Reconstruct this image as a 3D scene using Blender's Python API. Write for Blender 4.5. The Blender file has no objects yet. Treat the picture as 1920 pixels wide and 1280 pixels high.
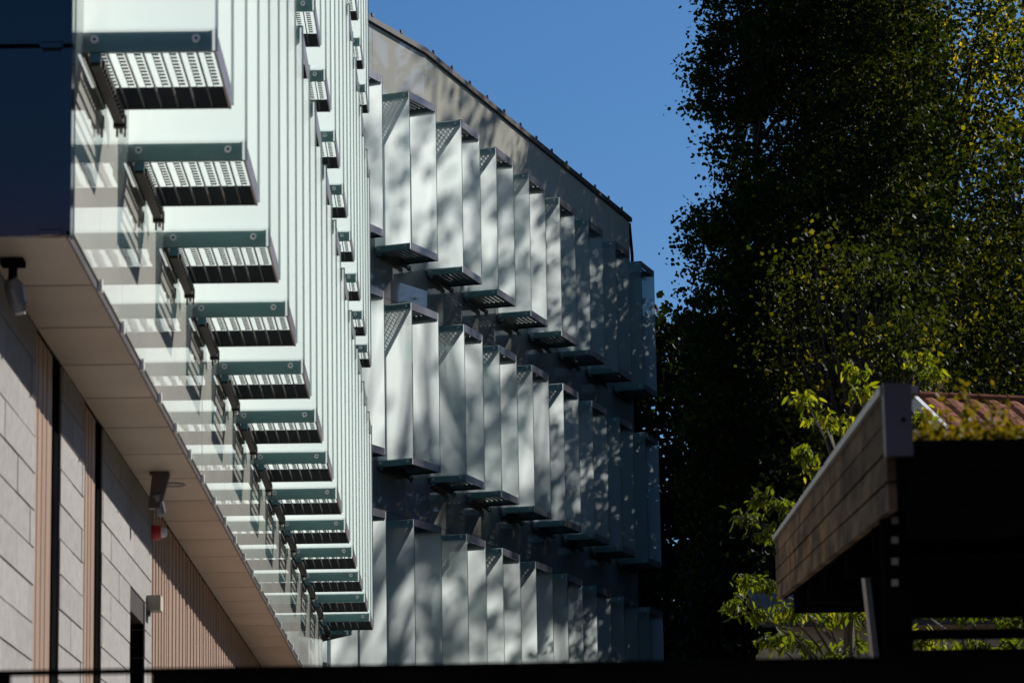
import bpy, bmesh, math, random
import numpy as np
from mathutils import Vector, Matrix

random.seed(7)
rng = np.random.default_rng(11)
S = bpy.context.scene
COL = S.collection

# ------------------------------------------------------------------ camera
FPX, ROLL = 6000.0, 0.017
Yc = np.array([-85., -1188., FPX]); tt = (1188 - 85 * ROLL) / FPX
Zc = np.array([-ROLL, 1, tt]); Yc /= np.linalg.norm(Yc); Zc /= np.linalg.norm(Zc)
Xc = np.cross(Yc, Zc)
if Xc[0] < 0: Xc = -Xc
RM = np.array([Xc, Yc, Zc])           # world = RM @ (right, up, forward)

def ray(x, y):
    return RM @ np.array([x - 960, 640 - y, FPX])
def atY(x, y, D):
    d = ray(x, y); return d * D / d[1]

cam = bpy.data.cameras.new('camera')
camo = bpy.data.objects.new('camera', cam); COL.objects.link(camo)
r_, u_, f_ = RM @ [1, 0, 0], RM @ [0, 1, 0], RM @ [0, 0, 1]
m = Matrix(((r_[0], u_[0], -f_[0], 0), (r_[1], u_[1], -f_[1], 0), (r_[2], u_[2], -f_[2], 0), (0, 0, 0, 1)))
camo.matrix_world = m
cam.sensor_width = 36; cam.lens = 36 * FPX / 1920
cam.clip_start = 0.1; cam.clip_end = 3000
cam.dof.use_dof = True; cam.dof.focus_distance = 55; cam.dof.aperture_fstop = 7.1
S.camera = camo

# ------------------------------------------------------------------ light
SUN_AZ, SUN_EL = math.radians(50), math.radians(35)
w = bpy.data.worlds.new('World'); S.world = w; w.use_nodes = True
nt = w.node_tree; bg = nt.nodes['Background']
sk = nt.nodes.new('ShaderNodeTexSky'); sk.sky_type = 'NISHITA'; sk.sun_disc = False
sk.sun_elevation = SUN_EL; sk.sun_rotation = SUN_AZ
sk.air_density = 1.0; sk.dust_density = 0.5; sk.ozone_density = 7.0
hs = nt.nodes.new('ShaderNodeHueSaturation'); hs.inputs['Saturation'].default_value = 1.16
nt.links.new(sk.outputs[0], hs.inputs['Color']); nt.links.new(hs.outputs[0], bg.inputs[0]); bg.inputs[1].default_value = 0.06
sun = bpy.data.lights.new('sun', 'SUN'); sun.energy = 5.0; sun.angle = math.radians(0.53); sun.color = (1, .955, .89)
suno = bpy.data.objects.new('sun', sun); COL.objects.link(suno)
sd = Vector((math.sin(SUN_AZ) * math.cos(SUN_EL), math.cos(SUN_AZ) * math.cos(SUN_EL), math.sin(SUN_EL)))
suno.rotation_euler = sd.to_track_quat('Z', 'Y').to_euler(); suno.location = (30, 30, 60)
S.view_settings.view_transform = 'Standard'; S.view_settings.look = 'None'
S.view_settings.gamma = 1; S.view_settings.use_curve_mapping = False
S.view_settings.exposure = 0.45

# ------------------------------------------------------------------ materials
def mat(name):
    m = bpy.data.materials.new(name); m.use_nodes = True
    n = m.node_tree.nodes; n.clear()
    return m, n, m.node_tree.links, n.new('ShaderNodeOutputMaterial')

def noise(n, l, scale, detail=4, rough=.55, stretch=None, coord='Object'):
    tc = n.new('ShaderNodeTexCoord'); t = n.new('ShaderNodeTexNoise')
    t.inputs['Scale'].default_value = scale; t.inputs['Detail'].default_value = detail
    t.inputs['Roughness'].default_value = rough
    mp = n.new('ShaderNodeMapping')
    if stretch: mp.inputs['Scale'].default_value = stretch
    l.new(tc.outputs[coord], mp.inputs[0]); l.new(mp.outputs[0], t.inputs[0])
    return t.outputs['Fac']

def ramp(n, l, fac, a, b, lo=.3, hi=.7):
    r = n.new('ShaderNodeValToRGB'); e = r.color_ramp.elements
    e[0].position = lo; e[1].position = hi; e[0].color = (*a, 1); e[1].color = (*b, 1)
    l.new(fac, r.inputs[0]); return r.outputs[0]

def pbr(name, a, b=None, rough=.5, metal=0, scale=3, stretch=None, bump=0, bscale=None, spec=.5, lo=.3, hi=.7, island=0, objrand=0):
    m, n, l, o = mat(name)
    p = n.new('ShaderNodeBsdfPrincipled'); l.new(p.outputs[0], o.inputs[0])
    p.inputs['Roughness'].default_value = rough; p.inputs['Metallic'].default_value = metal
    p.inputs['Specular IOR Level'].default_value = spec
    f = noise(n, l, scale, stretch=stretch)
    c = ramp(n, l, f, a, b or a, lo, hi)
    if objrand:
        oi = n.new('ShaderNodeObjectInfo'); mr = n.new('ShaderNodeMapRange')
        mr.inputs[3].default_value = 1 - objrand; mr.inputs[4].default_value = 1 + objrand
        l.new(oi.outputs['Random'], mr.inputs[0])
        mx = n.new('ShaderNodeVectorMath'); mx.operation = 'SCALE'
        l.new(c, mx.inputs[0]); l.new(mr.outputs[0], mx.inputs['Scale']); c = mx.outputs[0]
    l.new(c, p.inputs['Base Color'])
    if bump:
        bf = noise(n, l, bscale or scale * 8, stretch=stretch)
        bn = n.new('ShaderNodeBump'); bn.inputs['Strength'].default_value = bump; bn.inputs['Distance'].default_value = .01
        l.new(bf, bn.inputs['Height']); l.new(bn.outputs[0], p.inputs['Normal'])
    return m

def schlick(n, l):
    lw = n.new('ShaderNodeLayerWeight'); lw.inputs[0].default_value = .5
    p = n.new('ShaderNodeMath'); p.operation = 'POWER'; p.inputs[1].default_value = 5; l.new(lw.outputs['Facing'], p.inputs[0])
    q = n.new('ShaderNodeMath'); q.operation = 'MULTIPLY_ADD'; q.inputs[1].default_value = .95; q.inputs[2].default_value = .045
    l.new(p.outputs[0], q.inputs[0]); return q.outputs[0]

def frosted():
    m, n, l, o = mat('frosted_glass')
    tr = n.new('ShaderNodeBsdfTransparent'); tr.inputs[0].default_value = (.80, .92, .90, 1)
    tl = n.new('ShaderNodeBsdfTranslucent'); df = n.new('ShaderNodeBsdfDiffuse')
    oi = n.new('ShaderNodeObjectInfo')
    f = noise(n, l, 1.2, 3, .6, (1, 1, .35))
    c = ramp(n, l, f, (.775, .84, .84), (.855, .895, .895), .35, .65)
    hs = n.new('ShaderNodeHueSaturation'); mr = n.new('ShaderNodeMapRange')
    mr.inputs[3].default_value = .90; mr.inputs[4].default_value = 1.0
    l.new(oi.outputs['Random'], mr.inputs[0]); l.new(mr.outputs[0], hs.inputs['Value']); l.new(c, hs.inputs['Color'])
    l.new(hs.outputs[0], tl.inputs[0])
    df.inputs[0].default_value = (.16, .34, .34, 1)
    m1 = n.new('ShaderNodeMixShader'); m1.inputs[0].default_value = .20
    l.new(tl.outputs[0], m1.inputs[1]); l.new(df.outputs[0], m1.inputs[2])
    m2 = n.new('ShaderNodeMixShader'); m2.inputs[0].default_value = .16
    l.new(m1.outputs[0], m2.inputs[1]); l.new(tr.outputs[0], m2.inputs[2])
    gl = n.new('ShaderNodeBsdfGlossy'); gl.inputs['Roughness'].default_value = .06
    fr = schlick(n, l)
    m3 = n.new('ShaderNodeMixShader')
    l.new(fr, m3.inputs[0]); l.new(m2.outputs[0], m3.inputs[1]); l.new(gl.outputs[0], m3.inputs[2])
    l.new(m3.outputs[0], o.inputs[0]); return m

def clearglass():
    m, n, l, o = mat('clear_glass_face')
    tr = n.new('ShaderNodeBsdfTransparent'); tr.inputs[0].default_value = (.95, .975, .965, 1)
    gl = n.new('ShaderNodeBsdfGlossy'); gl.inputs['Roughness'].default_value = .03
    fr = schlick(n, l)
    m3 = n.new('ShaderNodeMixShader')
    l.new(fr, m3.inputs[0]); l.new(tr.outputs[0], m3.inputs[1]); l.new(gl.outputs[0], m3.inputs[2])
    l.new(m3.outputs[0], o.inputs[0]); return m

def wallglass(name, a, b, rough=.03, wave=.25):
    m, n, l, o = mat(name)
    p = n.new('ShaderNodeBsdfPrincipled'); l.new(p.outputs[0], o.inputs[0])
    p.inputs['Roughness'].default_value = rough; p.inputs['IOR'].default_value = 1.65
    f = noise(n, l, .8, 3); l.new(ramp(n, l, f, a, b), p.inputs['Base Color'])
    bf = noise(n, l, 2.2, 1, .4, (1, 1, .3), 'Object')
    bn = n.new('ShaderNodeBump'); bn.inputs['Strength'].default_value = wave; bn.inputs['Distance'].default_value = .004
    l.new(bf, bn.inputs['Height']); l.new(bn.outputs[0], p.inputs['Normal'])
    return m

def leafmat(name, cols, trans=.45, tint=(1.5, 1.5, .5)):
    m, n, l, o = mat(name)
    g = n.new('ShaderNodeNewGeometry'); r = n.new('ShaderNodeValToRGB'); r.color_ramp.interpolation = 'LINEAR'
    el = r.color_ramp.elements
    while len(el) < len(cols): el.new(.5)
    for i, c in enumerate(cols): el[i].position = i / (len(cols) - 1); el[i].color = (*c, 1)
    nf = noise(n, l, .55, 2, .5); mr = n.new('ShaderNodeMapRange'); mr.inputs[1].default_value = .42; mr.inputs[2].default_value = .60
    mr.inputs[3].default_value = .42; mr.inputs[4].default_value = 1.3; mr.clamp = True; l.new(nf, mr.inputs[0])
    ml = n.new('ShaderNodeMath'); ml.operation = 'MULTIPLY'; l.new(g.outputs['Random Per Island'], ml.inputs[0]); l.new(mr.outputs[0], ml.inputs[1])
    l.new(ml.outputs[0], r.inputs[0])
    p = n.new('ShaderNodeBsdfPrincipled'); p.inputs['Roughness'].default_value = .6
    p.inputs['Specular IOR Level'].default_value = .12
    l.new(r.outputs[0], p.inputs['Base Color'])
    tl = n.new('ShaderNodeBsdfTranslucent'); vm = n.new('ShaderNodeVectorMath'); vm.operation = 'MULTIPLY'
    vm.inputs[1].default_value = tint; l.new(r.outputs[0], vm.inputs[0]); l.new(vm.outputs[0], tl.inputs[0])
    mx = n.new('ShaderNodeMixShader'); mx.inputs[0].default_value = trans
    l.new(p.outputs[0], mx.inputs[1]); l.new(tl.outputs[0], mx.inputs[2]); l.new(mx.outputs[0], o.inputs[0])
    return m

M = dict(
    frost=frosted(), clear=clearglass(),
    edge=pbr('glass_edge', (.05, .11, .10), rough=.2),
    wall=wallglass('pale_glazed_wall', (.50, .50, .45), (.58, .57, .51)),
    wallf_shade=wallglass('shaded_glazed_wall', (.14, .14, .13), (.19, .19, .17), wave=.1),  # same wall as the beige one, shade between fin rows put into the colour
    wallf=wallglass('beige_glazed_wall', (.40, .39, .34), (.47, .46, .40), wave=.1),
    navy=wallglass('navy_panel', (.006, .014, .03), (.009, .02, .04), rough=.12, wave=.1),
    dark=pbr('dark_metal', (.012, .012, .013), (.02, .02, .02), rough=.55),
    fascia=pbr('anodised_fascia', (.19, .175, .19), (.32, .30, .32), rough=.32, metal=.6, scale=2.5, stretch=(1, 1, .4), objrand=.15),
    grate=pbr('galvanised_grate', (.05, .05, .047), (.09, .085, .08), rough=.5, metal=.3),
    bolt=pbr('steel_bolt', (.78, .78, .75), rough=.35),
    beam=pbr('teal_beam', (.17, .36, .33), (.23, .46, .42), rough=.4, scale=5, objrand=.15),
    boltc=pbr('bolt_recess', (.05, .05, .06), rough=.5),
    teal=pbr('teal_pad', (.06, .19, .22), rough=.4),
    soff=pbr('bronze_soffit', (.46, .375, .30), (.56, .46, .37), rough=.5, metal=0, scale=1.5, objrand=.06),
    brick=pbr('grey_fluted_masonry', (.20, .19, .18), (.28, .265, .25), rough=.85, scale=14, bump=.35, bscale=70, objrand=.08),
    brown=pbr('brown_metal_cladding', (.34, .235, .175), (.44, .31, .235), rough=.4, metal=.3, scale=2, stretch=(4, 4, .3), objrand=.06),
    black=pbr('black_paint_and_shade', (.004, .004, .004), (.008, .008, .008), rough=.9, spec=.0),  # also colours in deep shade: wall slots, carport front and underside
    coping=pbr('roof_coping', (.07, .06, .06), (.11, .095, .09), rough=.4, metal=.4),
    timber=pbr('weathered_board', (.018, .011, .006), (.15, .095, .052), rough=.85, scale=2.6, stretch=(1, .7, 2.2), lo=.38, hi=.66, spec=.12, bump=.3, objrand=.2),
    zinc=pbr('zinc_trim', (.14, .145, .165), (.22, .225, .25), rough=.4, metal=.4, scale=2),
    tile=pbr('clay_tile', (.13, .045, .025), (.24, .085, .04), spec=.05, rough=.9, scale=6, bump=.3, objrand=.18),
    render_=pbr('beige_render', (.34, .30, .24), (.40, .36, .29), rough=.9, scale=4, bump=.2),
    cap=pbr('dark_zinc_cap', (.035, .038, .052), (.06, .062, .08), rough=.5, scale=3),
    white=pbr('white_paint', (.62, .62, .62), (.70, .70, .70), rough=.5),
    red=pbr('red_plastic', (.45, .02, .02), rough=.35),
    grass=pbr('dry_ground', (.045, .05, .025), (.07, .07, .04), rough=.95, scale=.6),
    asphalt=pbr('asphalt', (.04, .04, .042), (.06, .06, .06), rough=.9, scale=20, bump=.3, bscale=200),
    concrete=pbr('concrete_paving', (.20, .185, .16), (.27, .25, .22), rough=.85, scale=5, bump=.3),
    bark=pbr('bark', (.035, .028, .02), (.07, .055, .04), rough=.9, scale=6, stretch=(1, 1, .2), bump=.6),
    leaf=leafmat('lime_leaf', [(.010, .018, .004), (.014, .024, .005), (.022, .030, .005), (.07, .07, .008)], .45, (2.6, 2.4, .6)),
    leafy=leafmat('yellowing_leaf', [(.010, .016, .004), (.022, .030, .005), (.07, .07, .008), (.20, .165, .014)], .6, (3.0, 2.8, .5)),
    leafm=leafmat('olive_leaf', [(.010, .015, .004), (.014, .02, .005), (.025, .030, .006), (.10, .09, .010)], .5, (2.4, 2.3, .5)),
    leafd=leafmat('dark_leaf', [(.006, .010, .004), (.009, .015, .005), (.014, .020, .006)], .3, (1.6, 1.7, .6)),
    leafg=leafmat('bright_leaf', [(.018, .03, .006), (.055, .075, .010), (.12, .13, .014)], .55, (3.4, 3.1, .6)),
    moss=leafmat('moss', [(.10, .09, .012), (.14, .11, .012), (.07, .08, .015), (.16, .07, .02)], .4, (2, 1.7, .5)),
)

# ------------------------------------------------------------------ helpers
def mesh(name, verts, faces, mats, fm=None, smooth=False):
    me = bpy.data.meshes.new(name); me.from_pydata([tuple(v) for v in verts], [], faces)
    for k in mats: me.materials.append(M[k])
    if fm is not None: me.polygons.foreach_set('material_index', fm)
    if smooth: me.polygons.foreach_set('use_smooth', [True] * len(me.polygons))
    me.update(); return me

def link(name, me, parent=None, loc=None, mw=None, kind=None, label=None):
    o = bpy.data.objects.new(name, me); COL.objects.link(o)
    if parent: o.parent = parent
    if mw is not None: o.matrix_local = mw
    elif loc is not None: o.location = loc
    if kind: o['kind'] = kind
    if label: o['label'] = label
    return o

def thing(name, label, cat, loc=(0, 0, 0), group=None):
    o = bpy.data.objects.new(name, None); COL.objects.link(o); o.location = loc
    o['label'] = label; o['category'] = cat
    if group: o['group'] = group
    return o

class MB:
    def __init__(s): s.v = []; s.f = []; s.m = []
    def box(s, a, b, mi=0):
        x0, y0, z0 = a; x1, y1, z1 = b; k = len(s.v)
        s.v += [(x0, y0, z0), (x1, y0, z0), (x1, y1, z0), (x0, y1, z0), (x0, y0, z1), (x1, y0, z1), (x1, y1, z1), (x0, y1, z1)]
        for q in ((0, 3, 2, 1), (4, 5, 6, 7), (0, 1, 5, 4), (1, 2, 6, 5), (2, 3, 7, 6), (3, 0, 4, 7)):
            s.f.append(tuple(k + i for i in q)); s.m.append(mi)
        return s
    def hexa(s, p, mi=0):     # 4 bottom pts, 4 top pts
        k = len(s.v); s.v += [tuple(q) for q in p]
        for q in ((0, 3, 2, 1), (4, 5, 6, 7), (0, 1, 5, 4), (1, 2, 6, 5), (2, 3, 7, 6), (3, 0, 4, 7)):
            s.f.append(tuple(k + i for i in q)); s.m.append(mi)
        return s
    def tube(s, pts, rad, n=6, mi=0):
        pts = [Vector(p) for p in pts]
        if not hasattr(rad, '__len__'): rad = [rad] * len(pts)
        k0 = len(s.v)
        for i, p in enumerate(pts):
            d = (pts[min(i + 1, len(pts) - 1)] - pts[max(i - 1, 0)]).normalized()
            a = d.orthogonal().normalized() if i == 0 else (a - d * a.dot(d)).normalized()
            b = d.cross(a)
            for j in range(n):
                t = 2 * math.pi * j / n; s.v.append(tuple(p + (a * math.cos(t) + b * math.sin(t)) * rad[i]))
        for i in range(len(pts) - 1):
            for j in range(n):
                A = k0 + i * n + j; B = k0 + i * n + (j + 1) % n
                s.f.append((A, B, B + n, A + n)); s.m.append(mi)
        s.f.append(tuple(k0 + j for j in reversed(range(n)))); s.m.append(mi)
        s.f.append(tuple(k0 + (len(pts) - 1) * n + j for j in range(n))); s.m.append(mi)
        return s
    def me(s, name, mats, smooth=False): return mesh(name, s.v, s.f, mats, s.m, smooth)

def put(name, mb, mats, parent=None, **k): return link(name, mb.me(name, mats), parent, **k)

# ------------------------------------------------------------------ ground
g = MB(); g.box((-400, -200, -1.9), (400, 900, -1.62)); put('ground', g, ['grass'], kind='structure')
g = MB(); g.box((-2.1, -40, -1.70), (3.2, 44, -1.612)); put('pavement', g, ['concrete'], kind='structure')

# ------------------------------------------------------------------ façade kit (local: x outward, y along the façade, z up)
H = 2.68; TH = .115; TW = .61; TL = 1.06
def fin_mesh(bot=0.0, top=H):
    b = MB(); x0, x1, t = -.635, .02, .012
    k = [(x0, 0, bot), (x1, 0, bot), (x1, 0, top), (x0, 0, top), (x0, t, bot), (x1, t, bot), (x1, t, top), (x0, t, top)]
    b.v = k
    b.f = [(0, 1, 2, 3), (5, 4, 7, 6), (1, 5, 6, 2), (4, 0, 3, 7), (4, 5, 1, 0), (3, 2, 6, 7)]
    b.m = [0, 1, 2, 2, 2, 2]
    return b.me('glass_fin', ['frost', 'clear', 'edge'])
FIN = fin_mesh(); FIN_ODD = fin_mesh(TH * .2)

def bolt_mesh():
    b = MB(); n = 12; R = .021
    def ring(r, y): 
        k = len(b.v)
        for j in range(n): t = 2 * math.pi * j / n; b.v.append((r * math.cos(t), y, r * math.sin(t)))
        return k
    a = ring(R, -.001); c = ring(R, -.010); d = ring(R * .85, -.013); e = ring(R * .38, -.013); f = ring(R * .3, -.008)
    for p, q, mi in ((a, c, 0), (c, d, 0), (d, e, 0), (e, f, 1)):
        for j in range(n): b.f.append((p + j, p + (j + 1) % n, q + (j + 1) % n, q + j)); b.m.append(mi)
    b.f.append(tuple(f + j for j in range(n))); b.m.append(1)
    return b.me('bolt', ['bolt', 'boltc'])
BOLT = bolt_mesh()

def simple(name, a, b, mt):
    q = MB(); q.box(a, b); return q.me(name, [mt])
F_FRONT = simple('front_beam', (-TW, .016, 0), (-.004, .034, TH), 'beam')
F_BACK = simple('back_beam', (-TW, TL - .02, 0), (-.004, TL - .002, TH), 'dark')  # dark metal paints in the shade on the tray's inner side
F_SIDE = simple('fascia', (-.003, .014, -.002), (.009, TL, TH + .002), 'fascia')
F_IN = simple('inner_beam', (-TW - .014, .034, 0), (-TW - .001, TL - .02, TH), 'dark')
BAR = simple('bar', (-.003, .035, .004), (.003, TL - .021, .024), 'grate')
def plank_mesh():       # narrow serrated grating strip beside each bar
    b = MB(); w0 = .034
    b.box((0, .035, TH - .006), (.003, TL - .021, TH - .003))
    y = .06
    while y < TL - .05:
        b.box((.003, y, TH - .006), (w0, y + .026, TH - .003)); y += .06
    return b.me('perforated_plank', ['grate'])
PLANK = plank_mesh()
def grating_mesh():     # full grating for the far façade: perforated planks with two rows of slots
    b = MB(); n = 7; cw = TW / n
    for i in range(n):
        x = -TW + i * cw
        for q in (.0, .42, .84):
            b.box((x + cw * q, .035, TH - .006), (x + cw * (q + .16), TL - .021, TH - .004))
        y = .05; s = 0
        while y < TL - .04:
            b.box((x + cw * .16, y, TH - .006), (x + cw * .42, y + .026, TH - .004))
            b.box((x + cw * .58, y + .03, TH - .006), (x + cw * .84, y + .056, TH - .004)); y += .06
        b.box((x - .003, .036, TH - .03), (x + .003, TL - .022, TH - .007))
    return b.me('grating', ['grate'])
GRATING = grating_mesh()
def bracket_mesh():
    b = MB(); b.box((-.038, .0, -.062), (.012, TL + .02, -.005))
    for i in range(13): b.box((.012, .05 + i * .075, -.06), (.026, .085 + i * .075, -.02))
    b.box((-.045, TL + .02, -.075), (.022, TL + .06, -.012)); b.box((-.035, TL + .06, -.115), (-.025, TL + .08, -.01)); b.box((.006, TL + .06, -.115), (.016, TL + .08, -.01))
    return b.me('bracket', ['dark'])
BRACKET = bracket_mesh()
PAD = simple('bracket_pad', (-.040, -.02, -.045), (.014, -.001, -.004), 'teal')
CLAMP = simple('clamp', (-.02, TL + .081, -.09), (.0, TL + .12, -.05), 'bolt')

def frame_mat(p, az):
    v = (math.cos(az), -math.sin(az)); u = (math.sin(az), math.cos(az))
    return Matrix(((v[0], u[0], 0, p[0]), (v[1], u[1], 0, p[1]), (0, 0, 1, p[2]), (0, 0, 0, 1)))

def tray(parent, mw, near, bracket=True, bolts=2):
    t = link('maintenance_tray', F_FRONT.copy() if False else F_FRONT, parent, mw=mw)
    link('back_beam', F_BACK, t); link('fascia', F_SIDE, t); link('inner_beam', F_IN, t)
    if near:
        for i in range(6): link('bar', BAR, t, loc=(-TW + (i + 1) * TW / 7, 0, 0))
        for i in range(7): link('perforated_plank', PLANK, t, loc=(-TW + i * TW / 7 + .006, 0, 0))
    else:
        link('grating', GRATING, t, kind='stuff')
    for x in ((-.575, -.085) if bolts == 2 else (-.085,)): link('bolt', BOLT, t, loc=(x, 0, TH * .52))
    if bracket:
        link('bracket', BRACKET, t, loc=(-TW + .05, .03, 0)); link('bracket_pad', PAD, t, loc=(-TW + .05, .03, 0)); link('clamp', CLAMP, t, loc=(-TW + .05, 0.03, 0))
    return t

def bay(parent, p, az, rows, near, pitch):
    for zi, zb in enumerate(rows):
        mw = frame_mat((p[0], p[1], zb), az)
        jit = Matrix.Rotation(random.uniform(-.004, .004), 4, 'Z')
        link('glass_fin', FIN, parent, mw=mw @ jit)
        m2 = mw @ Matrix.Translation((0, TL + .004, 0))
        link('glass_fin', FIN_ODD, parent, mw=m2 @ Matrix.Rotation(random.uniform(-.006, .006), 4, 'Z'))
        tray(parent, mw, near and zi == 0)
        if zb + H < 15.2:
            tray(parent, mw @ Matrix.Translation((0, 0, H - TH)), near and zi == 0 and p[1] < 0, bracket=False)

# ------------------------------------------------------------------ left wing
LX, WX = -1.79, -2.22         # glazed wall plane, ground-floor wall plane
SOF = 3.40
wing = thing('glazed_wing', 'near left wing with white glass fins jutting from a pale wall above a bronze soffit', 'building', (LX, 14.6, -1.6))
wi = Matrix.Translation((-LX, -14.6, 1.6))     # world -> local of the wing
def wput(name, me, mw=None, **k): return link(name, me, wing, mw=wi @ (mw or Matrix()), **k)
class W: pass
wingroot = link('facade_frame', simple('facade_frame', (LX - .40, 14.70, SOF + .06), (LX - .05, 40.9, 17), 'dark'), wing, mw=wi)
rows_l = [4.40, 7.85, 11.30]
for i in range(13):
    y = 14.911 + i * 2.113
    for zi, zb in enumerate(rows_l):
        if zi and y < 20: continue
        mw = wi @ frame_mat((-1.16, y, zb), 0)
        link('glass_fin', FIN, wing, mw=mw @ Matrix.Rotation(random.uniform(-.003, .003), 4, 'Z'))
        link('glass_fin', FIN_ODD, wing, mw=mw @ Matrix.Translation((0, TL + .004, 0)) @ Matrix.Rotation(random.uniform(-.004, .004), 4, 'Z'))
        tray(wing, mw, True)
        tray(wing, mw @ Matrix.Translation((0, 0, H - TH)), False, bracket=False)
# short turned tray at the corner
mw = wi @ frame_mat((-1.46, 41.9, 4.40), math.radians(-28))
t = tray(wing, mw, False); link('glass_fin', FIN, wing, mw=mw)
# glazed wall panels, one pair of storeys per bay
zl = [(SOF + .03, 7.35), (7.362, 10.8), (10.812, 17.0)]
y = 14.62
while y < 40.8:
    y1 = min(y + 1.056, 41.0)
    for z0, z1 in zl:
        wput('glass_panel', simple('glass_panel', (LX - .02, y + .004, z0), (LX + random.uniform(-.0015, .0015), y1 - .004, z1), 'wall'))
    y += 1.056
# end wall facing the camera: navy panels and clips
for z0, z1 in ((SOF, 4.300), (4.322, 9.0)):
    b = MB(); b.box((-6.2, 14.50, z0), (LX - .002, 14.60, z1)); wput('end_panel', b.me('end_panel', ['navy']))
wput('end_core', simple('end_core', (-6.15, 14.61, SOF + .01), (LX - .03, 14.69, 9), 'dark'))
def clip(x, z):
    b = MB(); b.box((x - .045, 14.47, z - .018), (x + .045, 14.499, z + .006)); b.box((x - .045, 14.47, z + .010), (x + .045, 14.499, z + .028)); b.box((x - .055, 14.485, z - .01), (x + .055, 14.4985, z + .02))
    wput('clip', b.me('clip', ['navy']))
p = atY(97, 86, 14.5); clip(p[0], p[2])
clip(LX - .09, SOF + .012); clip(LX - .75, SOF + .012)
# soffit panels
y = 14.50
while y < 43:
    b = MB(); b.box((WX - .0, y + .012, SOF - .012), (LX - .022, min(y + 1.047, 41.3) - .012, SOF)); 
    wput('soffit_panel', b.me('soffit_panel', ['soff'])); y += 1.047
    if y > 41: break
wput('soffit_backing', simple('soffit_backing', (-6.2, 14.7, SOF + .004), (LX - .024, 40.9, SOF + .05), 'dark'))
wput('soffit_drip', simple('soffit_drip', (LX - .02, 14.5, SOF - .016), (LX - .008, 41.3, SOF + .02), 'coping'))
b = MB(); b.box((-6.2, 14.50, SOF - .012), (WX - .006, 15.0, SOF)); wput('soffit_panel', b.me('soffit_panel', ['soff']))
# glazing clips along the wall foot
cl = simple('edge_clip', (LX - .006, -.02, SOF - .02), (LX + .016, .02, SOF + .045), 'bolt')
for i in range(25): wput('edge_clip', cl, Matrix.Translation((0, 15.68 + i * 1.056, 0)))
# ground-floor wall: masonry bays, brown strips, slots filled black for shade
def course_bay(y0, y1, ntop=12, zmin=-1.6, door=None):
    z = SOF - .02; r = 0
    while z > zmin:
        z2 = z - .195 + .010; off = (r % 2) * .48; y = y0 - (.96 - off) + .05
        while y < y1:
            a, c = max(y, y0), min(y + .954, y1)
            segs = [(a, c)]
            if door and z2 < door[2]: segs = [(a, min(c, door[0])), (max(a, door[1]), c)]
            for a, c in segs:
                if z > .9 and c - a > .03:
                    dx = random.uniform(-.002, .003)
                    wput('masonry_block', simple('masonry_block', (WX - .12, a, z2), (WX + dx, c, z), 'brick'))
            y += .96
        z -= .195; r += 1
    wput('masonry_backing', simple('masonry_backing', (WX - .3, y0, zmin), (WX - .009, y1, SOF - .02), 'brick'), kind='stuff') if False else None
    wput('masonry_core', simple('masonry_core', (WX - .3, y0, zmin), (WX - .010, (door[0] if door else y1), SOF - .02), 'coping'))
def strip(y0, y1):
    b = MB(); b.box((WX - .2, y0 - .05, -1.6), (WX - .014, y1 + .1, SOF - .02))
    for k in range(1, 4): yy = y0 + (y1 - y0) * k / 4; b.box((WX - .013, yy - .03, -1.6), (WX - .0105, yy + .03, SOF - .02))
    wput('brown_strip', b.me('brown_strip', ['brown']))
def slot(y0, y1): wput('black_shade_strip', simple('black_shade_strip', (WX - .22, y0, -1.6), (WX - .014, y1, SOF - .02), 'black'))  # black filler, its colour stands for the shade inside the slot
course_bay(13.0, 16.58); strip(16.60, 17.33); slot(17.34, 17.63)
course_bay(17.64, 18.74); strip(18.76, 19.40); slot(19.41, 19.68)
course_bay(19.70, 22.88, door=(21.40, 22.40, 2.44))
wput('door_recess', simple('door_recess', (WX - .3, 21.40, -1.6), (WX - .2, 22.40, 2.44), 'black'))
wput('masonry_core', simple('masonry_core', (WX - .3, 22.40, -1.6), (WX - .010, 22.88, SOF - .02), 'coping'))
wput('masonry_core', simple('masonry_core', (WX - .3, 21.40, 2.45), (WX - .010, 22.40, SOF - .02), 'coping'))
b = MB(); b.box((WX - .06, 21.55, 1.72), (WX + .05, 21.75, 1.80)); b.box((WX - .02, 21.62, 1.6), (WX + .05, 21.72, 1.719)); wput('door_closer', b.me('door_closer', ['zinc']))
ys = [22.91, 24.16, 25.80, 27.45, 28.88, 30.46, 32.0, 33.6, 35.2, 36.8, 38.4, 40.8]
for a, c in zip(ys, ys[1:]):
    b = MB(); b.box((WX - .1, a + .03, -1.6), (WX - .01, c - .03, SOF - .02))
    n = 5
    for k in range(n):
        yy = a + .06 + (c - a - .12) * (k + .25) / n; b.box((WX - .009, yy, -1.6), (WX - .003, yy + (c - a) * .09, SOF - .02))
    wput('ribbed_cladding', b.me('ribbed_cladding', ['brown']))
wput('cladding_core', simple('cladding_core', (WX - .3, 22.9, -1.6), (WX - .11, 41, SOF - .02), 'black'))
# body of the wing behind (closed box)
wput('wing_body', simple('wing_body', (-12, 14.72, -1.6), (WX - .31, 40.6, 17), 'dark'))

def wtag(o, label, cat, group=None):
    o['label'] = label; o['category'] = cat
    if group: o['group'] = group

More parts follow.
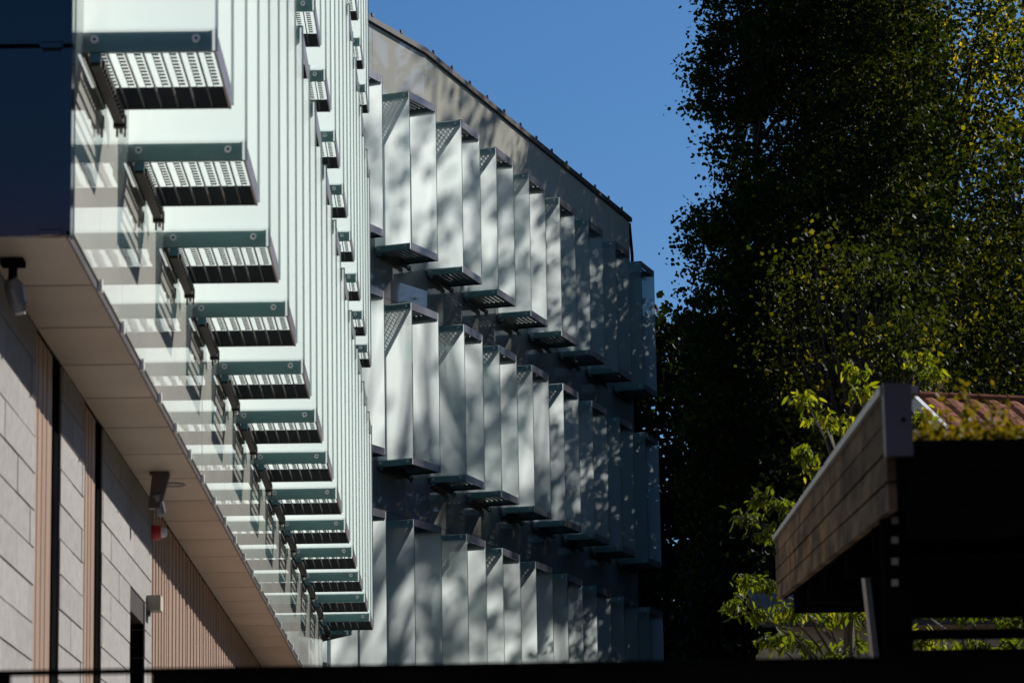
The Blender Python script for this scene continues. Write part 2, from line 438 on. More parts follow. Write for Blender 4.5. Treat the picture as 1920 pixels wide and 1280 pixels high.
# fixtures under the soffit (hang from / fixed to the building)
def ray_z(px, py, z): d = ray(px, py); return d * z / d[2]
def ray_x(px, py, x): d = ray(px, py); return d * x / d[0]
c1 = thing('security_camera', 'dark dome bracket camera hanging from the soffit nearest the lens at left', 'security camera', (-2.12, 14.95, SOF - .013))
b = MB(); b.box((-.055, -.055, -.03), (.055, .055, -.001)); b.tube([(0, 0, -.03), (0, 0, -.10)], .022, 10); put('mount', b, ['black'], c1)
b = MB(); b.tube([(-.01, -.02, -.10), (.005, .0, -.13), (.02, .03, -.2), (.03, .05, -.24)], [.03, .048, .044, .03], 14); put('housing', b, ['zinc'], c1)
b = MB(); b.tube([(.03, .05, -.24), (.032, .055, -.255)], [.026, .024], 14); put('lens', b, ['bolt'], c1)
P = ray_z(300, 885, SOF - .013)
c2 = thing('security_camera', 'angular grey camera arm fixed below the soffit beside the oval downlight', 'security camera', tuple(P), None)
b = MB(); b.hexa([(-.07, -.05, -.02), (.07, -.05, -.02), (.07, .05, -.02), (-.07, .05, -.02), (-.06, -.05, -.001), (.06, -.05, -.001), (.06, .05, -.001), (-.06, .05, -.001)])
b.hexa([(-.075, -.04, -.25), (.0, -.04, -.25), (.0, .04, -.25), (-.075, .04, -.25), (-.05, -.04, -.021), (.065, -.04, -.021), (.065, .04, -.021), (-.05, .04, -.021)]); put('mount', b, ['coping'], c2)
b = MB(); b.tube([(-.02, -.03, -.15), (.005, .03, -.27), (.01, .05, -.29)], [.035, .035, .02], 12); put('housing', b, ['zinc'], c2)
P = ray_z(325, 908, SOF - .013)
dl = thing('downlight', 'small oval recessed downlight in the bronze soffit', 'light', tuple(P))
b = MB(); n = 20
for rr, zz in ((.085, -.001), (.085, -.006), (.06, -.006), (.055, -.002)):
    for j in range(n): b.v.append((rr * math.cos(2 * math.pi * j / n), rr * 1.2 * math.sin(2 * math.pi * j / n), zz))
for k in range(3):
    for j in range(n): b.f.append((k * n + j, k * n + (j + 1) % n, (k + 1) * n + (j + 1) % n, (k + 1) * n + j)); b.m.append(0)
b.f.append(tuple(3 * n + j for j in range(n))); b.m.append(1); put('trim_ring', b, ['zinc', 'render_'], dl)
P = ray_x(284, 998, WX)
al = thing('alarm_sounder', 'red and white round alarm sounder high on the shaded wall', 'alarm', (WX, P[1], P[2]))
b = MB(); b.tube([(0, 0, 0), (.03, 0, 0), (.07, 0, 0)], [.055, .055, .048], 16); put('base', b, ['red'], al)
b = MB(); b.tube([(.071, 0, 0), (.10, 0, .0), (.112, 0, 0)], [.04, .035, .022], 16); put('lens', b, ['white'], al)
P = ray_x(277, 1131, WX)
sb = thing('junction_box', 'small beige box fixed to the grey masonry above the dark door', 'junction box', (WX, P[1], P[2]))
b = MB(); b.box((.002, -.09, -.055), (.10, .09, .05)); put('box_body', b, ['render_'], sb)
b = MB(); b.box((.003, -.07, -.09), (.02, .02, -.056)); put('cover', b, ['coping'], sb)

# ------------------------------------------------------------------ far wing
A2, A1 = math.radians(18.1), math.radians(25.0)
far = thing('glazed_wing', 'far wing with staggered rows of tree shaded frosted glass fins under a sloping dark coping', 'building', (0, 0, -1.6))
FI = Matrix.Translation((0, 0, 1.6))
rows_f = [4.56, 8.13, 11.70]
u2 = Vector((math.sin(A2), math.cos(A2), 0)); v2 = Vector((math.cos(A2), -math.sin(A2), 0))
u1 = Vector((math.sin(A1), math.cos(A1), 0)); v1 = Vector((math.cos(A1), -math.sin(A1), 0))
T1 = Vector((.091, 53.06, 0)); T0 = T1 - u1 * 2.03
def fbay(p, az):
    for zi, zb in enumerate(rows_f):
        mw = FI @ frame_mat((p[0], p[1], zb), az)
        link('glass_fin', FIN, far, mw=mw @ Matrix.Rotation(random.uniform(-.012, .012), 4, 'Z'))
        link('glass_fin', FIN_ODD, far, mw=mw @ Matrix.Translation((0, TL - .05, 0)) @ Matrix.Rotation(random.uniform(-.02, .02), 4, 'Z'))
        tray(far, mw, False)
        tray(far, mw @ Matrix.Translation((0, 0, H - TH)), False, bracket=False)
for k in range(7): fbay(T1 + u2 * (1.98 * k), A2)
for k in range(5): fbay(T0 - u1 * (2.03 * k), A1)
# back wall panels
def fpanel(p, az, y0, y1, z0, z1):
    me = simple('glass_panel', (-.70, y0 + .004, z0), (-.652 + random.uniform(-.0015, .0015), y1 - .004, z1), 'wallf' if z0 > 13 else 'wallf_shade')
    link('glass_panel', me, far, mw=FI @ frame_mat((p[0], p[1], 0), az))
zlev = [-1.6, 3.6, 7.45, 11.02, 13.9, 15.62]
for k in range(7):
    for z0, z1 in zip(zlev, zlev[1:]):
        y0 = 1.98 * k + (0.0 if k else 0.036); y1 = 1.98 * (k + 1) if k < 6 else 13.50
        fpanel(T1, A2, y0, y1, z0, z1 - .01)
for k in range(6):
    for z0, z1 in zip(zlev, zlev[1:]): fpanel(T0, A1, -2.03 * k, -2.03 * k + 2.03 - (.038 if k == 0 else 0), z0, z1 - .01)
# body
def fbox(name, T, az, a, b, mt): link(name, simple(name, a, b, mt), far, mw=FI @ frame_mat((T[0], T[1], 0), az))
fbox('wing_body', T1, A2, (-9, .12, -1.59), (-.71, 13.49, 15.55), 'dark')
fbox('wing_body', T0, A1, (-9, -9.5, -1.59), (-.71, 1.98, 15.50), 'dark')
fbox('coping', T1, A2, (-1.1, .03, 15.626), (-.60, 13.56, 15.72), 'coping')
fbox('coping', T0, A1, (-1.1, -11, 15.625), (-.60, 1.995, 15.719), 'coping')
CB = simple('coping_bracket', (-.62, -.03, 15.722), (-.59, .03, 15.775), 'coping')
for k in range(13): link('coping_bracket', CB, far, mw=FI @ frame_mat(T1 + u2 * (1.03 * k + .4), A2))
for k in range(4): link('coping_bracket', CB, far, mw=FI @ frame_mat(T0 + u1 * (1.0 - 1.1 * k), A1))
b = MB(); b.tube([(-.66, 13.54, 15.6), (-.62, 13.56, 14.9), (-.62, 13.56, -1.6)], .035, 8); link('downpipe', b.me('downpipe', ['black']), far, mw=FI @ frame_mat(T1, A2))

# ------------------------------------------------------------------ vegetation
def leaves(name, C, size, mt, parent, ratio=.75, droop=.5, seed=0, kind='stuff', sizev=.35):
    r = np.random.default_rng(seed); N = len(C)
    ax = r.normal(size=(N, 3)); ax[:, 2] -= droop; ax /= np.linalg.norm(ax, axis=1)[:, None]
    b = r.normal(size=(N, 3)); b = np.cross(ax, b); b /= np.linalg.norm(b, axis=1)[:, None]
    c = np.cross(ax, b); s = (size * (1 - sizev + 2 * sizev * r.random(N)))[:, None]
    prof = [(0, 0, 0), (.33, .5 * ratio, .07), (.72, .36 * ratio, .03), (1, 0, -.05), (.72, -.36 * ratio, .03), (.33, -.5 * ratio, .07)]
    V = np.stack([C + s * (ax * a + b * q + c * h) for a, q, h in prof], 1).reshape(-1, 3)
    base = np.arange(N)[:, None] * 6
    F = np.concatenate([base + np.array([0, 1, 2, 3]), base + np.array([0, 3, 4, 5])], 1).reshape(-1, 4)
    me = bpy.data.meshes.new(name)
    me.vertices.add(len(V)); me.vertices.foreach_set('co', V.astype(np.float32).ravel())
    me.loops.add(F.size); me.loops.foreach_set('vertex_index', F.astype(np.int32).ravel())
    me.polygons.add(len(F)); me.polygons.foreach_set('loop_start', np.arange(0, F.size, 4, dtype=np.int32))
    me.materials.append(M[mt]); me.update(); me.validate()
    return link(name, me, parent, kind=kind)

def clumps(K, per, sig, sampler, seed):
    r = np.random.default_rng(seed); out = []; n = 0
    while n < K:
        p = sampler(r, 4000); p = p[:K - n]; n += len(p); out.append(p)
    c = np.concatenate(out); k = r.poisson(per, len(c)); idx = np.repeat(np.arange(len(c)), k)
    sg = (sig * (.6 + .8 * r.random(len(c))))[idx][:, None]
    return c[idx] + r.normal(size=(len(idx), 3)) * sg * np.array([1, 1, .55]), c

def tree(name, label, base, samp, K, per, sig, size, mt, height, seed, trunk=.35, nl=14, ratio=.8, twigs=None):
    t = thing(name, label, 'tree', base, None)
    L, c = clumps(K, per, sig, samp, seed)
    L = L - np.array(base)
    leaves('crown', L, size, mt, t, ratio, seed=seed + 1)
    b = MB(); h = height
    rr = random.Random(seed)
    pts = [(0, 0, -.3)]; x = y = 0
    for i in range(1, 8): x += rr.uniform(-.15, .15); y += rr.uniform(-.15, .15); pts.append((x, y, h * i / 8))
    b.tube(pts, [trunk * (1 - .8 * i / 7) for i in range(8)], 8)
    put('trunk', b, ['bark'], t)
    c = c - np.array(base); rs = np.random.default_rng(seed); 
    b = MB()
    for q in c[rs.choice(len(c), min(nl * 8, len(c)), replace=False)]:
        z0 = max(1.5, min(h * .85, q[2] - 1.0 - .35 * math.hypot(q[0], q[1]))); k = int(z0 / h * 8)
        s0 = Vector(pts[min(k, 7)]); s0.z = z0; q = Vector(q); md = s0.lerp(q, .5) + Vector((rr.uniform(-.3, .3), rr.uniform(-.3, .3), .2))
        b.tube([s0, md, q], [.06, .035, .012], 4)
    put('limbs', b, ['bark'], t, kind='stuff')
    return t

# main lime tree: real crown volume, left edge follows the outline at its own distance
Yt = 70.0
ol = [(-200, 1330), (0, 1322), (60, 1304), (90, 1290), (150, 1272), (185, 1280), (215, 1296), (240, 1318), (280, 1322), (325, 1338), (365, 1350), (385, 1300), (412, 1278), (450, 1272), (500, 1278), (535, 1312), (556, 1262), (580, 1270), (1300, 1272)]
olz = []; 
for y, x in ol: p = atY(x, y, Yt); olz.append((p[2], p[0]))
olz.sort(); OZ = np.array([a for a, _ in olz]); OX = np.array([b for _, b in olz])
def hole(p):      # thinner foliage patches
    h = np.zeros(len(p))
    for (x, y, rx, ry, a) in ((1420, 250, 110, 100, .65), (1740, 250, 110, 90, .6), (1560, 350, 90, 60, .35), (1700, 420, 80, 60, .4), (1420, 20, 60, 40, .4)):
        q = atY(x, y, Yt); sx = rx * Yt / 6000; sz = ry * Yt / 6000
        h = np.maximum(h, a * np.exp(-(((p[:, 0] - q[0]) / sx) ** 2 + ((p[:, 2] - q[2]) / sz) ** 2)))
    return h
def s_lime(r, n):
    p = np.stack([r.uniform(3, 10.6, n), r.uniform(66.0, 74, n), r.uniform(3.5, 25, n)], 1)
    xl = np.interp(p[:, 2], OZ, OX) + ((p[:, 1] - Yt) / 4) ** 2 * 1.6 + .1
    ok = (p[:, 0] > xl) & (r.random(n) > hole(p)); return p[ok]
tree('lime_tree', 'tall dark backlit lime tree whose left edge cuts the blue sky beside the far wing', (7.0, 70.2, -1.6), s_lime, 7500, 40, .20, .10, 'leaf', 24, 21, .38)
def s_yel(r, n):
    c = np.array([12.6, 78, 14.5]); p = np.stack([r.uniform(8.2, 18, n), r.uniform(74, 83, n), r.uniform(4, 27, n)], 1)
    d = ((p[:, 0] - c[0]) / 4.4) ** 2 + ((p[:, 1] - c[1]) / 4.5) ** 2 + ((p[:, 2] - c[2]) / 12.5) ** 2
    return p[(d < 1) & (d > .15)]
tree('yellowing_tree', 'tall tree with yellowing sunlit leaves filling the upper right corner', (12.6, 78, -1.6), s_yel, 3000, 36, .30, .12, 'leafy', 24, 31, .35)
def s_low(r, n):
    q = atY(1570, 520, 50); c = np.array([q[0] + .2, 50, q[2] - 1.0]); p = c + np.stack([r.uniform(-1.7, 1.7, n), r.uniform(-1.4, 1.4, n), r.uniform(-5, 3, n)], 1)
    e = (p - c) / np.array([1.45, 1.25, 2.0]); e[:, 2] = np.where(p[:, 2] < c[2], (p[:, 2] - c[2]) / 4.5, e[:, 2])
    d = (e ** 2).sum(1); return p[(d < 1) & (d > .2)]
q = atY(1570, 520, 50)
tree('yellowing_tree', 'smaller golden leaved tree in front of the dark lime above the carport', (q[0] + .2, 50, -1.6), s_low, 300, 26, .24, .085, 'leafm', 10, 41, .16)
def box_s(a, b, lim=1.15):
    a, b = np.array(a), np.array(b); c = (a + b) / 2; h = (b - a) / 2
    def f(r, n):
        p = r.uniform(a, b, (n, 3)); d = (((p - c) / h) ** 2).sum(1); return p[d < lim]
    return f
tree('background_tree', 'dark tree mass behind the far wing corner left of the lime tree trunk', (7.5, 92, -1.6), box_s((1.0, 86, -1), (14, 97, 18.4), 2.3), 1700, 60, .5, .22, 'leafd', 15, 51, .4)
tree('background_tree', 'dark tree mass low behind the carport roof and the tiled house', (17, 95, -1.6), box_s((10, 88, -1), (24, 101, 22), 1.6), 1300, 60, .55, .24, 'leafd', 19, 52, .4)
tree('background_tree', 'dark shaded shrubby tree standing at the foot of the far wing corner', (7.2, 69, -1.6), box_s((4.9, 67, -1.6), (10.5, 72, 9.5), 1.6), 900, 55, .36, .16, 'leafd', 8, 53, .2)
tree('yellowing_tree', 'broad dark tree with sparse gold leaves at the right edge above the tiled roof, added to cut sky light', (11.6, 57, -1.6), box_s((7.2, 52.5, -1), (16, 61.5, 15.5)), 1500, 34, .28, .11, 'leafm', 13, 44, .22)  # placed to shut sky fill out of the far wing
tree('fill_blocker_tree', 'low dark tree added in front of the far wing right end to cut sky light, left one', (8.3, 61, -1.6), box_s((5.6, 58, -1.4), (11, 65, 10.5), 1.4), 500, 50, .32, .13, 'leafd', 8, 45, .14)  # two added trees keep sky fill off the lower fin rows
tree('fill_blocker_tree', 'low dark tree added to cut sky light on the far wing, nearest the carport, behind the bright cherry leaves', (8.0, 53, -1.6), box_s((5.4, 48, -1.4), (10.5, 57, 8.8), 1.4), 500, 50, .32, .13, 'leafd', 7, 46, .14)
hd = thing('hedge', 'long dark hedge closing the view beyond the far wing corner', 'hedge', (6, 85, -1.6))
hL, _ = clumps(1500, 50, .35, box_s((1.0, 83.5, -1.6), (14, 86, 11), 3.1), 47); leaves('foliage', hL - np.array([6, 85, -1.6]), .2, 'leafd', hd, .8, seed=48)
b = MB(); [b.tube([(x, 0, 0), (x + .3, 0, 9)], [.12, .04], 5) for x in (-4, -1.5, 1, 3.5, 6)]; put('stems', b, ['bark'], hd, kind='stuff')
# trees right of the frame whose shade dapples the far wing
tree('lime_tree', 'tall lime tree right of the view whose shade dapples the far wing', (16.8, 66.5, -1.6), box_s((12.4, 62.0, 15), (21.2, 71.0, 33)), 85, 30, .36, .24, 'leaf', 28, 61, .35)
tree('lime_tree', 'second tall lime tree right of the view behind the first', (21, 75, -1.6), box_s((16.5, 70, 13), (26, 80, 34)), 120, 30, .38, .24, 'leaf', 30, 62, .35)

# unseen trees and a house, added right and behind to block sky light
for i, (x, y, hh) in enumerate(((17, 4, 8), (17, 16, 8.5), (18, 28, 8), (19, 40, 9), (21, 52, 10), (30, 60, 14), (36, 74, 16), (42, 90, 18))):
    tree('sky_blocker_tree', '%s dense dark tree from the camera in the unseen row added to block sky light' % ('first second third fourth fifth sixth seventh eighth'.split()[i]), (x, y, -1.6),
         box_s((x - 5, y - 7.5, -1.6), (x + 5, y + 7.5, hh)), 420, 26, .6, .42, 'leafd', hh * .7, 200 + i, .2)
b = MB(); nh = thing('sky_blocker_house', 'unseen brown house block added behind the camera to cut sky light', 'house', (0, -16, -1.6))
b.box((-16, -6, 0), (16, 0, 9)); put('wall', b, ['brown'], nh)
b = MB(); b.hexa([(-16.5, -6.5, 9), (16.5, -6.5, 9), (16.5, .5, 9), (-16.5, .5, 9), (-16.5, -3.1, 12.5), (16.5, -3.1, 12.5), (16.5, -2.9, 12.5), (-16.5, -2.9, 12.5)]); put('roof', b, ['tile'], nh)
for k in range(5):
    for h0 in (1.2, 4.4, 7.0):
        b = MB(); b.box((-13 + k * 6, .002, h0), (-11.6 + k * 6, .03, h0 + 1.4)); put('window', b, ['navy'], nh)

# ------------------------------------------------------------------ carport
n0, n1 = Vector(atY(1658, 727, 11.4)), Vector(atY(1663, 961, 11.4))
f0, f1 = Vector(atY(1454, 1006, 22)), Vector(atY(1464, 1126, 22))
n1.x = n0.x; f1.x = f0.x
car = thing('carport', 'dark timber carport with board fascia, zinc edge and planted roof at lower right', 'carport', (n0.x, 11.4, -1.6))
ci = Matrix.Translation((-n0.x, -11.4, 1.6))
def cput(name, b, mats, **k): return link(name, b.me(name, mats), car, mw=ci, **k)
rows = 4
cuts = [[.0, .34, .71, 1], [0, .18, .55, .86, 1], [0, .42, .78, 1], [0, .26, .63, 1]]
def lp(s, h): return (n0.lerp(f0, s)).lerp(n1.lerp(f1, s), h)
for i in range(rows):
    ha, hb = .06 + i * .235, .06 + (i + 1) * .235 - .022
    for s0, s1 in zip(cuts[i], cuts[i][1:]):
        b = MB(); o = random.uniform(0, .006); s1 -= .0012
        A, B, C, D = lp(s0, hb), lp(s1, hb), lp(s1, ha), lp(s0, ha); q = Vector((.03, 0, 0)); e = Vector((-o, 0, 0))
        b.hexa([A + q, A + e, B + e, B + q, D + q, D + e, C + e, C + q]); cput('fascia_board', b, ['timber'])
b = MB(); A, B, C, D = lp(0, .97), lp(1, .97), lp(1, .02), lp(0, .02); q1 = Vector((.031, 0, 0)); q2 = Vector((.06, 0, 0))
b.hexa([A + q2, A + q1, B + q1, B + q2, D + q2, D + q1, C + q1, C + q2]); cput('fascia_backing', b, ['black'])
b = MB(); A, B, C, D = lp(-.002, .055), lp(1.002, .055), lp(1.002, -.012), lp(-.002, -.012); q1 = Vector((-.02, 0, 0)); q2 = Vector((.12, 0, 0))
b.hexa([A + q2, A + q1, B + q1, B + q2, D + q2, D + q1, C + q1, C + q2]); cput('edge_trim', b, ['zinc'])
for i, s in enumerate((.36, .62, .64)):
    b = MB(); A = lp(s, -.012); b.box((A.x - .03, A.y - .05, A.z), (A.x + .0, A.y + .05, A.z + .02)); cput('trim_clip', b, ['black'])
# zinc corner cap
b = MB(); cap = atY(1712, 855, 11.35); b.box((n0.x - .012, 11.33, cap[2]), (cap[0], 11.39, n0.z + .004)); cput('corner_cap', b, ['cap'])
b = MB(); zc = (n0.z + cap[2]) / 2; b.tube([(n0.x + .055, 11.328, zc), (n0.x + .055, 11.32, zc)], .008, 8); cput('screw', b, ['black'])
# roof slab sloping up away; front boards and underside coloured black for shade
X1 = 5.0
zr = n0.z - .20; sl = (f0.z - n0.z) / 10.6
b = MB(); b.hexa([(n0.x + .07, 11.42, zr - .1), (X1, 11.42, zr - .1), (X1, 22, zr - .1 + sl * 10.6), (f0.x + .07, 22, zr - .1 + sl * 10.6),
                  (n0.x + .07, 11.42, zr), (X1, 11.42, zr), (X1, 22, zr + sl * 10.6), (f0.x + .07, 22, zr + sl * 10.6)]); cput('roof_deck', b, ['black'])
zb = atY(1750, 1010, 11.4)[2]
for k in range(3):
    h = (zr - zb) / 3; b = MB(); b.box((n0.x + .062, 11.36 + .001 * k, zb + k * h + .004), (X1, 11.40, zb + (k + 1) * h)); cput('front_board', b, ['black'])
for k in range(5):
    yy = 12.6 + 2.0 * k; zz = zr - .1 + sl * (yy - 11.42); b = MB(); b.box((n0.x + .1 + (f0.x - n0.x) * k / 5, yy, zz - .26), (X1, yy + .08, zz - .002)); cput('rafter', b, ['black'])
b = MB(); b.box((1.9, 18.0, -1.6), (X1, 18.06, 1.35)); 
# posts
pA, pB = Vector(atY(1617, 1000, 15)), Vector(atY(1645, 1250, 15))
for w0, w1, mt_ in ((-.012, .014, 'zinc'), (.015, .13, 'black')):  # pale strip paints the post's lit edge, black its shaded side
    b = MB(); dy = 0 if w0 < 0 else .004; k = (pB.x - pA.x) / (pB.z - pA.z); xb = pA.x + k * (-1.6 - pA.z); xt = pA.x + k * (2.3 - pA.z)
    b.hexa([(xb + w0, 15 + dy, -1.6), (xb + w1, 15 + dy, -1.6), (xb + w1, 15.12, -1.6), (xb + w0, 15.12, -1.6),
            (xt + w0, 15 + dy, 2.3), (xt + w1, 15 + dy, 2.3), (xt + w1, 15.12, 2.3), (xt + w0, 15.12, 2.3)])
    cput('post' if w0 > 0 else 'post_lit_edge', b, [mt_])
p0, p1 = atY(1652, 1000, 12.0), atY(1700, 1000, 12.0)
b = MB(); b.box((p0[0], 11.95, -1.6), (p1[0], 12.05, 2.0)); cput('post', b, ['black'])
b = MB(); b.box((p1[0] + .6, 12.9, -1.6), (p1[0] + .66, 13.0, 1.9)); cput('post', b, ['black'])
for yv in (975, 1012, 1052, 1092):  # pale squares painted for light showing through gaps at the post
    q = atY(1678, yv, 11.94); b = MB(); b.box((q[0] - .012, 11.93, q[2] - .012), (q[0] + .012, 11.948, q[2] + .012)); cput('light_gap_square', b, ['render_'])
# horizontal slat screen
for y0, y1 in ((1128, 1133), (1145, 1159), (1181, 1199), (1219, 1237), (1256, 1275), (1294, 1314), (1332, 1352)):
    a, c = atY(1700, y0, 12.2), atY(1700, y1, 12.2); b = MB(); b.box((a[0], 12.18, c[2]), (X1, 12.22, a[2])); cput('screen_slat', b, ['black'])
zt = atY(1800, 1124, 12.2)[2]; b = MB(); b.box((n0.x + .12, 12.1, zt), (X1, 12.2, zb + .0)); cput('header_beam', b, ['black'])

# planted roof
def roofplants():
    r = np.random.default_rng(5)
    N = 5200; y = 11.43 + r.random(N) ** 2 * 3; x = r.uniform(n0.x + .12, 2.7, N) + (y - 11.4) * .065; z = zr + sl * (y - 11.43) + r.random(N) ** 2 * .05 + .005
    leaves('moss', np.stack([x, y, z], 1) - np.array([n0.x, 11.4, -1.6]), .022, 'moss', car, .8, -.6, 6)
    b = MB(); P = []
    for i in range(120):
        y = r.uniform(11.6, 13.4); x = r.uniform(n0.x + .15, 2.6) + (y - 11.4) * .08; z = zr + sl * (y - 11.4); h = r.uniform(.06, .20) * (1.8 if x > 1.85 and r.random() < .3 else 1)
        a = r.uniform(-.05, .05, 2); tip = (x + a[0], y + a[1], z + h); b.tube([(x, y, z), (x + a[0] * .3, y, z + h * .6), tip], [.0025, .002, .0012], 4)
        for k in range(int(9 * h / .12)):
            t = r.uniform(.25, 1); P.append((x + a[0] * t + r.normal() * .008, y + a[1] * t + r.normal() * .008, z + h * t))
    link('plant_stems', b.me('plant_stems', ['moss']), car, mw=ci, kind='stuff')
    leaves('roof_plants', np.array(P) - np.array([n0.x, 11.4, -1.6]), .034, 'moss', car, .55, -.3, 9)
roofplants()

# ------------------------------------------------------------------ tiled house behind
hD = 45.0
ra, rb = Vector(atY(1722, 748, hD)), Vector(atY(2050, 762, hD + .6))
hs = thing('tiled_house', 'house with a low orange clay tile roof and white bargeboard behind the carport', 'house', (ra.x, hD, -1.6))
hi = Matrix.Translation((-ra.x, -hD, 1.6))
rd = (rb - ra).normalized(); dn = Vector((0.03, -math.cos(math.radians(20)), -math.sin(math.radians(20)))); nn = rd.cross(dn)
if nn.z < 0: nn = -nn
tw = .32
tm = MB()
for k in range(5):
    a = math.pi * k / 4
pr = [(-.5 * tw, 0), (-.3 * tw, .035), (-.05 * tw, .045), (.15 * tw, .03), (.35 * tw, -.004), (.5 * tw, -.004)]
for (q, hh) in pr: tm.v += [(q, 0, hh + .012), (q, .54, hh - .004)]
for i in range(5): tm.f.append((2 * i, 2 * i + 2, 2 * i + 3, 2 * i + 1)); tm.m.append(0)
k0 = len(tm.v)
for (q, hh) in pr: tm.v += [(q, .54, hh - .03)]
for i in range(5): tm.f.append((2 * i + 1, 2 * i + 3, k0 + i + 1, k0 + i)); tm.m.append(0)
TM = tm.me('roof_tile', ['tile'])
nn2 = rd.cross(dn).normalized(); up = nn2 if nn2.z > 0 else -nn2
for i in range(9):
    for j in range(7):
        o = ra + rd * (tw * (i + .5)) + dn * (.45 * j + .04)
        mt = Matrix(((rd.x, dn.x, up.x, o.x), (rd.y, dn.y, up.y, o.y), (rd.z, dn.z, up.z, o.z), (0, 0, 0, 1)))
        link('roof_tile', TM, hs, mw=hi @ mt @ Matrix.Rotation(random.uniform(-.02, .02), 4, 'X'))
for i in range(6):
    b = MB(); s0 = ra + rd * (.45 * i); s1 = ra + rd * (.45 * i + .48)
    b.tube([s0 + up * .02, s1 + up * .03], [.10, .085], 10); link('ridge_tile', b.me('ridge_tile', ['tile']), hs, mw=hi)
b = MB(); q0 = ra - rd * .03; q1 = q0 + dn * 3.4
b.hexa([q0 - rd * .07 - up * .16, q0 - up * .16, q1 - up * .16, q1 - rd * .07 - up * .16, q0 - rd * .07 + up * .06, q0 + up * .06, q1 + up * .06, q1 - rd * .07 + up * .06]); link('bargeboard', b.me('bargeboard', ['white']), hs, mw=hi)
b = MB(); b.box((ra.x, hD - 2.9, -1.6), (ra.x + 8, hD + 5, ra.z - 1.35)); link('wall', b.me('wall', ['render_']), hs, mw=hi)
b = MB(); s0 = ra - up * .03; b.hexa([s0 - up * .05, s0 + rd * 8 - up * .05, s0 + rd * 8 + dn * 3.2 - up * .05, s0 + dn * 3.2 - up * .05, s0, s0 + rd * 8, s0 + rd * 8 + dn * 3.2, s0 + dn * 3.2]); link('roof_board', b.me('roof_board', ['dark']), hs, mw=hi)
# beige garden wall with gable seen through the leaves
gw = thing('garden_building', 'low beige rendered building half hidden by leaves below the carport', 'building', (3.2, 40, -1.6))
b = MB(); a, c = atY(1470, 1172, 40), atY(2000, 1172, 40); b.box((a[0] - 3.2, 0, 0), (c[0] - 3.2, 4, a[2] + 1.6)); put('wall', b, ['render_'], gw)
b = MB(); b.hexa([(a[0] - 3.5, -.3, a[2] + 1.55), (c[0] - 3, -.3, a[2] + 1.55), (c[0] - 3, 2, a[2] + 2.3), (a[0] - 3.5, 2, a[2] + 2.3), (a[0] - 3.5, -.3, a[2] + 1.65), (c[0] - 3, -.3, a[2] + 1.65), (c[0] - 3, 2, a[2] + 2.4), (a[0] - 3.5, 2, a[2] + 2.4)]); put('roof', b, ['dark'], gw)

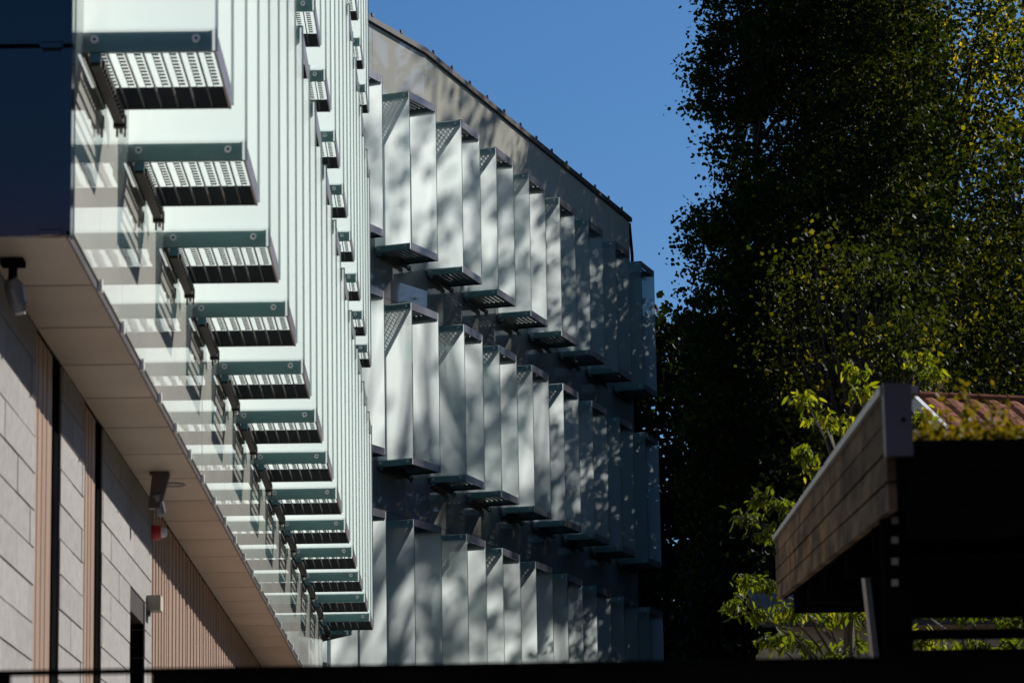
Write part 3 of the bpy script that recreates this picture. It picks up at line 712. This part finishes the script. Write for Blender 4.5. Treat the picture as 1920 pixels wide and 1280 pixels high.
# ------------------------------------------------------------------ bright leaved cherry shrub behind the carport
def cherry(D0, bx, label, sel, tx, ls, seed):
    r = np.random.default_rng(seed)
    B = Vector(atY(bx, 1200, D0)); B.z = -1.6
    t = thing('cherry_tree', label, 'tree', tuple(B))
    cl = [(1510, 750, 28), (1545, 790, 36), (1600, 700, 26), (1625, 740, 22), (1590, 810, 36), (1505, 850, 26), (1530, 880, 24), (1725, 680, 30), (1745, 700, 20), (1720, 790, 26), (1430, 935, 22), (1470, 945, 30), (1400, 970, 22), (1440, 1000, 28),
          (1410, 1090, 26), (1445, 1100, 34), (1375, 1135, 24), (1420, 1150, 30), (1480, 1150, 40), (1550, 1160, 48), (1600, 1210, 40), (1500, 1210, 40), (1450, 1200, 30), (1600, 1150, 40), (1560, 1240, 40), (1480, 1260, 40), (1620, 1270, 40),
          (1720, 1140, 40), (1790, 1150, 46), (1860, 1145, 46), (1915, 1160, 40), (1740, 1200, 44), (1820, 1210, 46), (1900, 1215, 46), (1760, 1260, 46), (1860, 1265, 46)]
    cl = [q for q in cl if sel(q)]
    b = MB(); P = []; A = []
    tr = [Vector((0, 0, -.2))]
    top = Vector(atY(*tx, D0)) - B
    b.tube([(0, 0, -.2), (.1, 0, 2), top * .75, top], [.09, .07, .05, .02], 7)
    for cx, cy, rr in cl:
        D = D0 + r.uniform(-1.2, 1.5); c = Vector(atY(cx, cy, D)) - B; rad = rr * D / 6000 * 1.1
        st = top * min(.95, max(.2, (c.z - .8) / max(top.z, .1)))
        b.tube([st, st.lerp(c, .5) + Vector((0, 0, .15)), c], [.02, .013, .006], 4)
        for k in range(int(5 + rr / 7)):
            d = Vector(r.normal(size=3)); d.z = abs(d.z) * .5 - .1; d.normalize(); e = c + d * rad * r.uniform(.7, 1.3)
            b.tube([c, e], [.005, .003], 3)
            for j in range(9):
                s = r.uniform(.15, 1.05); q = c.lerp(e, s); P.append((q.x + r.normal() * .03, q.y + r.normal() * .03, q.z + r.normal() * .02))
    put('branches', b, ['bark'], t, kind='stuff')
    leaves('foliage', np.array(P), ls, 'leafg', t, .33, 1.4, 78)
back = lambda q: q[0] >= 1715 and q[1] > 1100
cherry(27.0, 1560, 'young cherry tree with long bright backlit leaves left of the carport fascia', lambda q: not back(q), (1590, 900), .088, 77)
cherry(26.0, 1830, 'low cherry tree with yellow green leaves seen between the black screen slats', back, (1825, 1170), .09, 79)

# ------------------------------------------------------------------ foreground steel fence
D = 8.0
zt = atY(960, 1243, D)[2]; zu = atY(150, 1263, D)[2]; xl = atY(285, 1262, D)[0]; xr = 3.2
fe = thing('steel_fence', 'black steel fence rail and panel crossing the very bottom out of focus', 'fence', (0, D, -1.6))
fi = Matrix.Translation((0, -D, 1.6))
b = MB(); L0 = atY(-60, 1243, D)
b.box((-2.2, D - .03, zu), (xr, D + .03, zt)); link('top_rail', b.me('top_rail', ['black']), fe, mw=fi)
b = MB(); b.box((xl, D - .012, -1.5), (xr, D + .012, zu - .001)); link('panel', b.me('panel', ['black']), fe, mw=fi)
b = MB(); b.box((-2.2, D - .03, -1.6), (atY(18, 1262, D)[0], D + .03, zu - .001)); link('post', b.me('post', ['black']), fe, mw=fi)
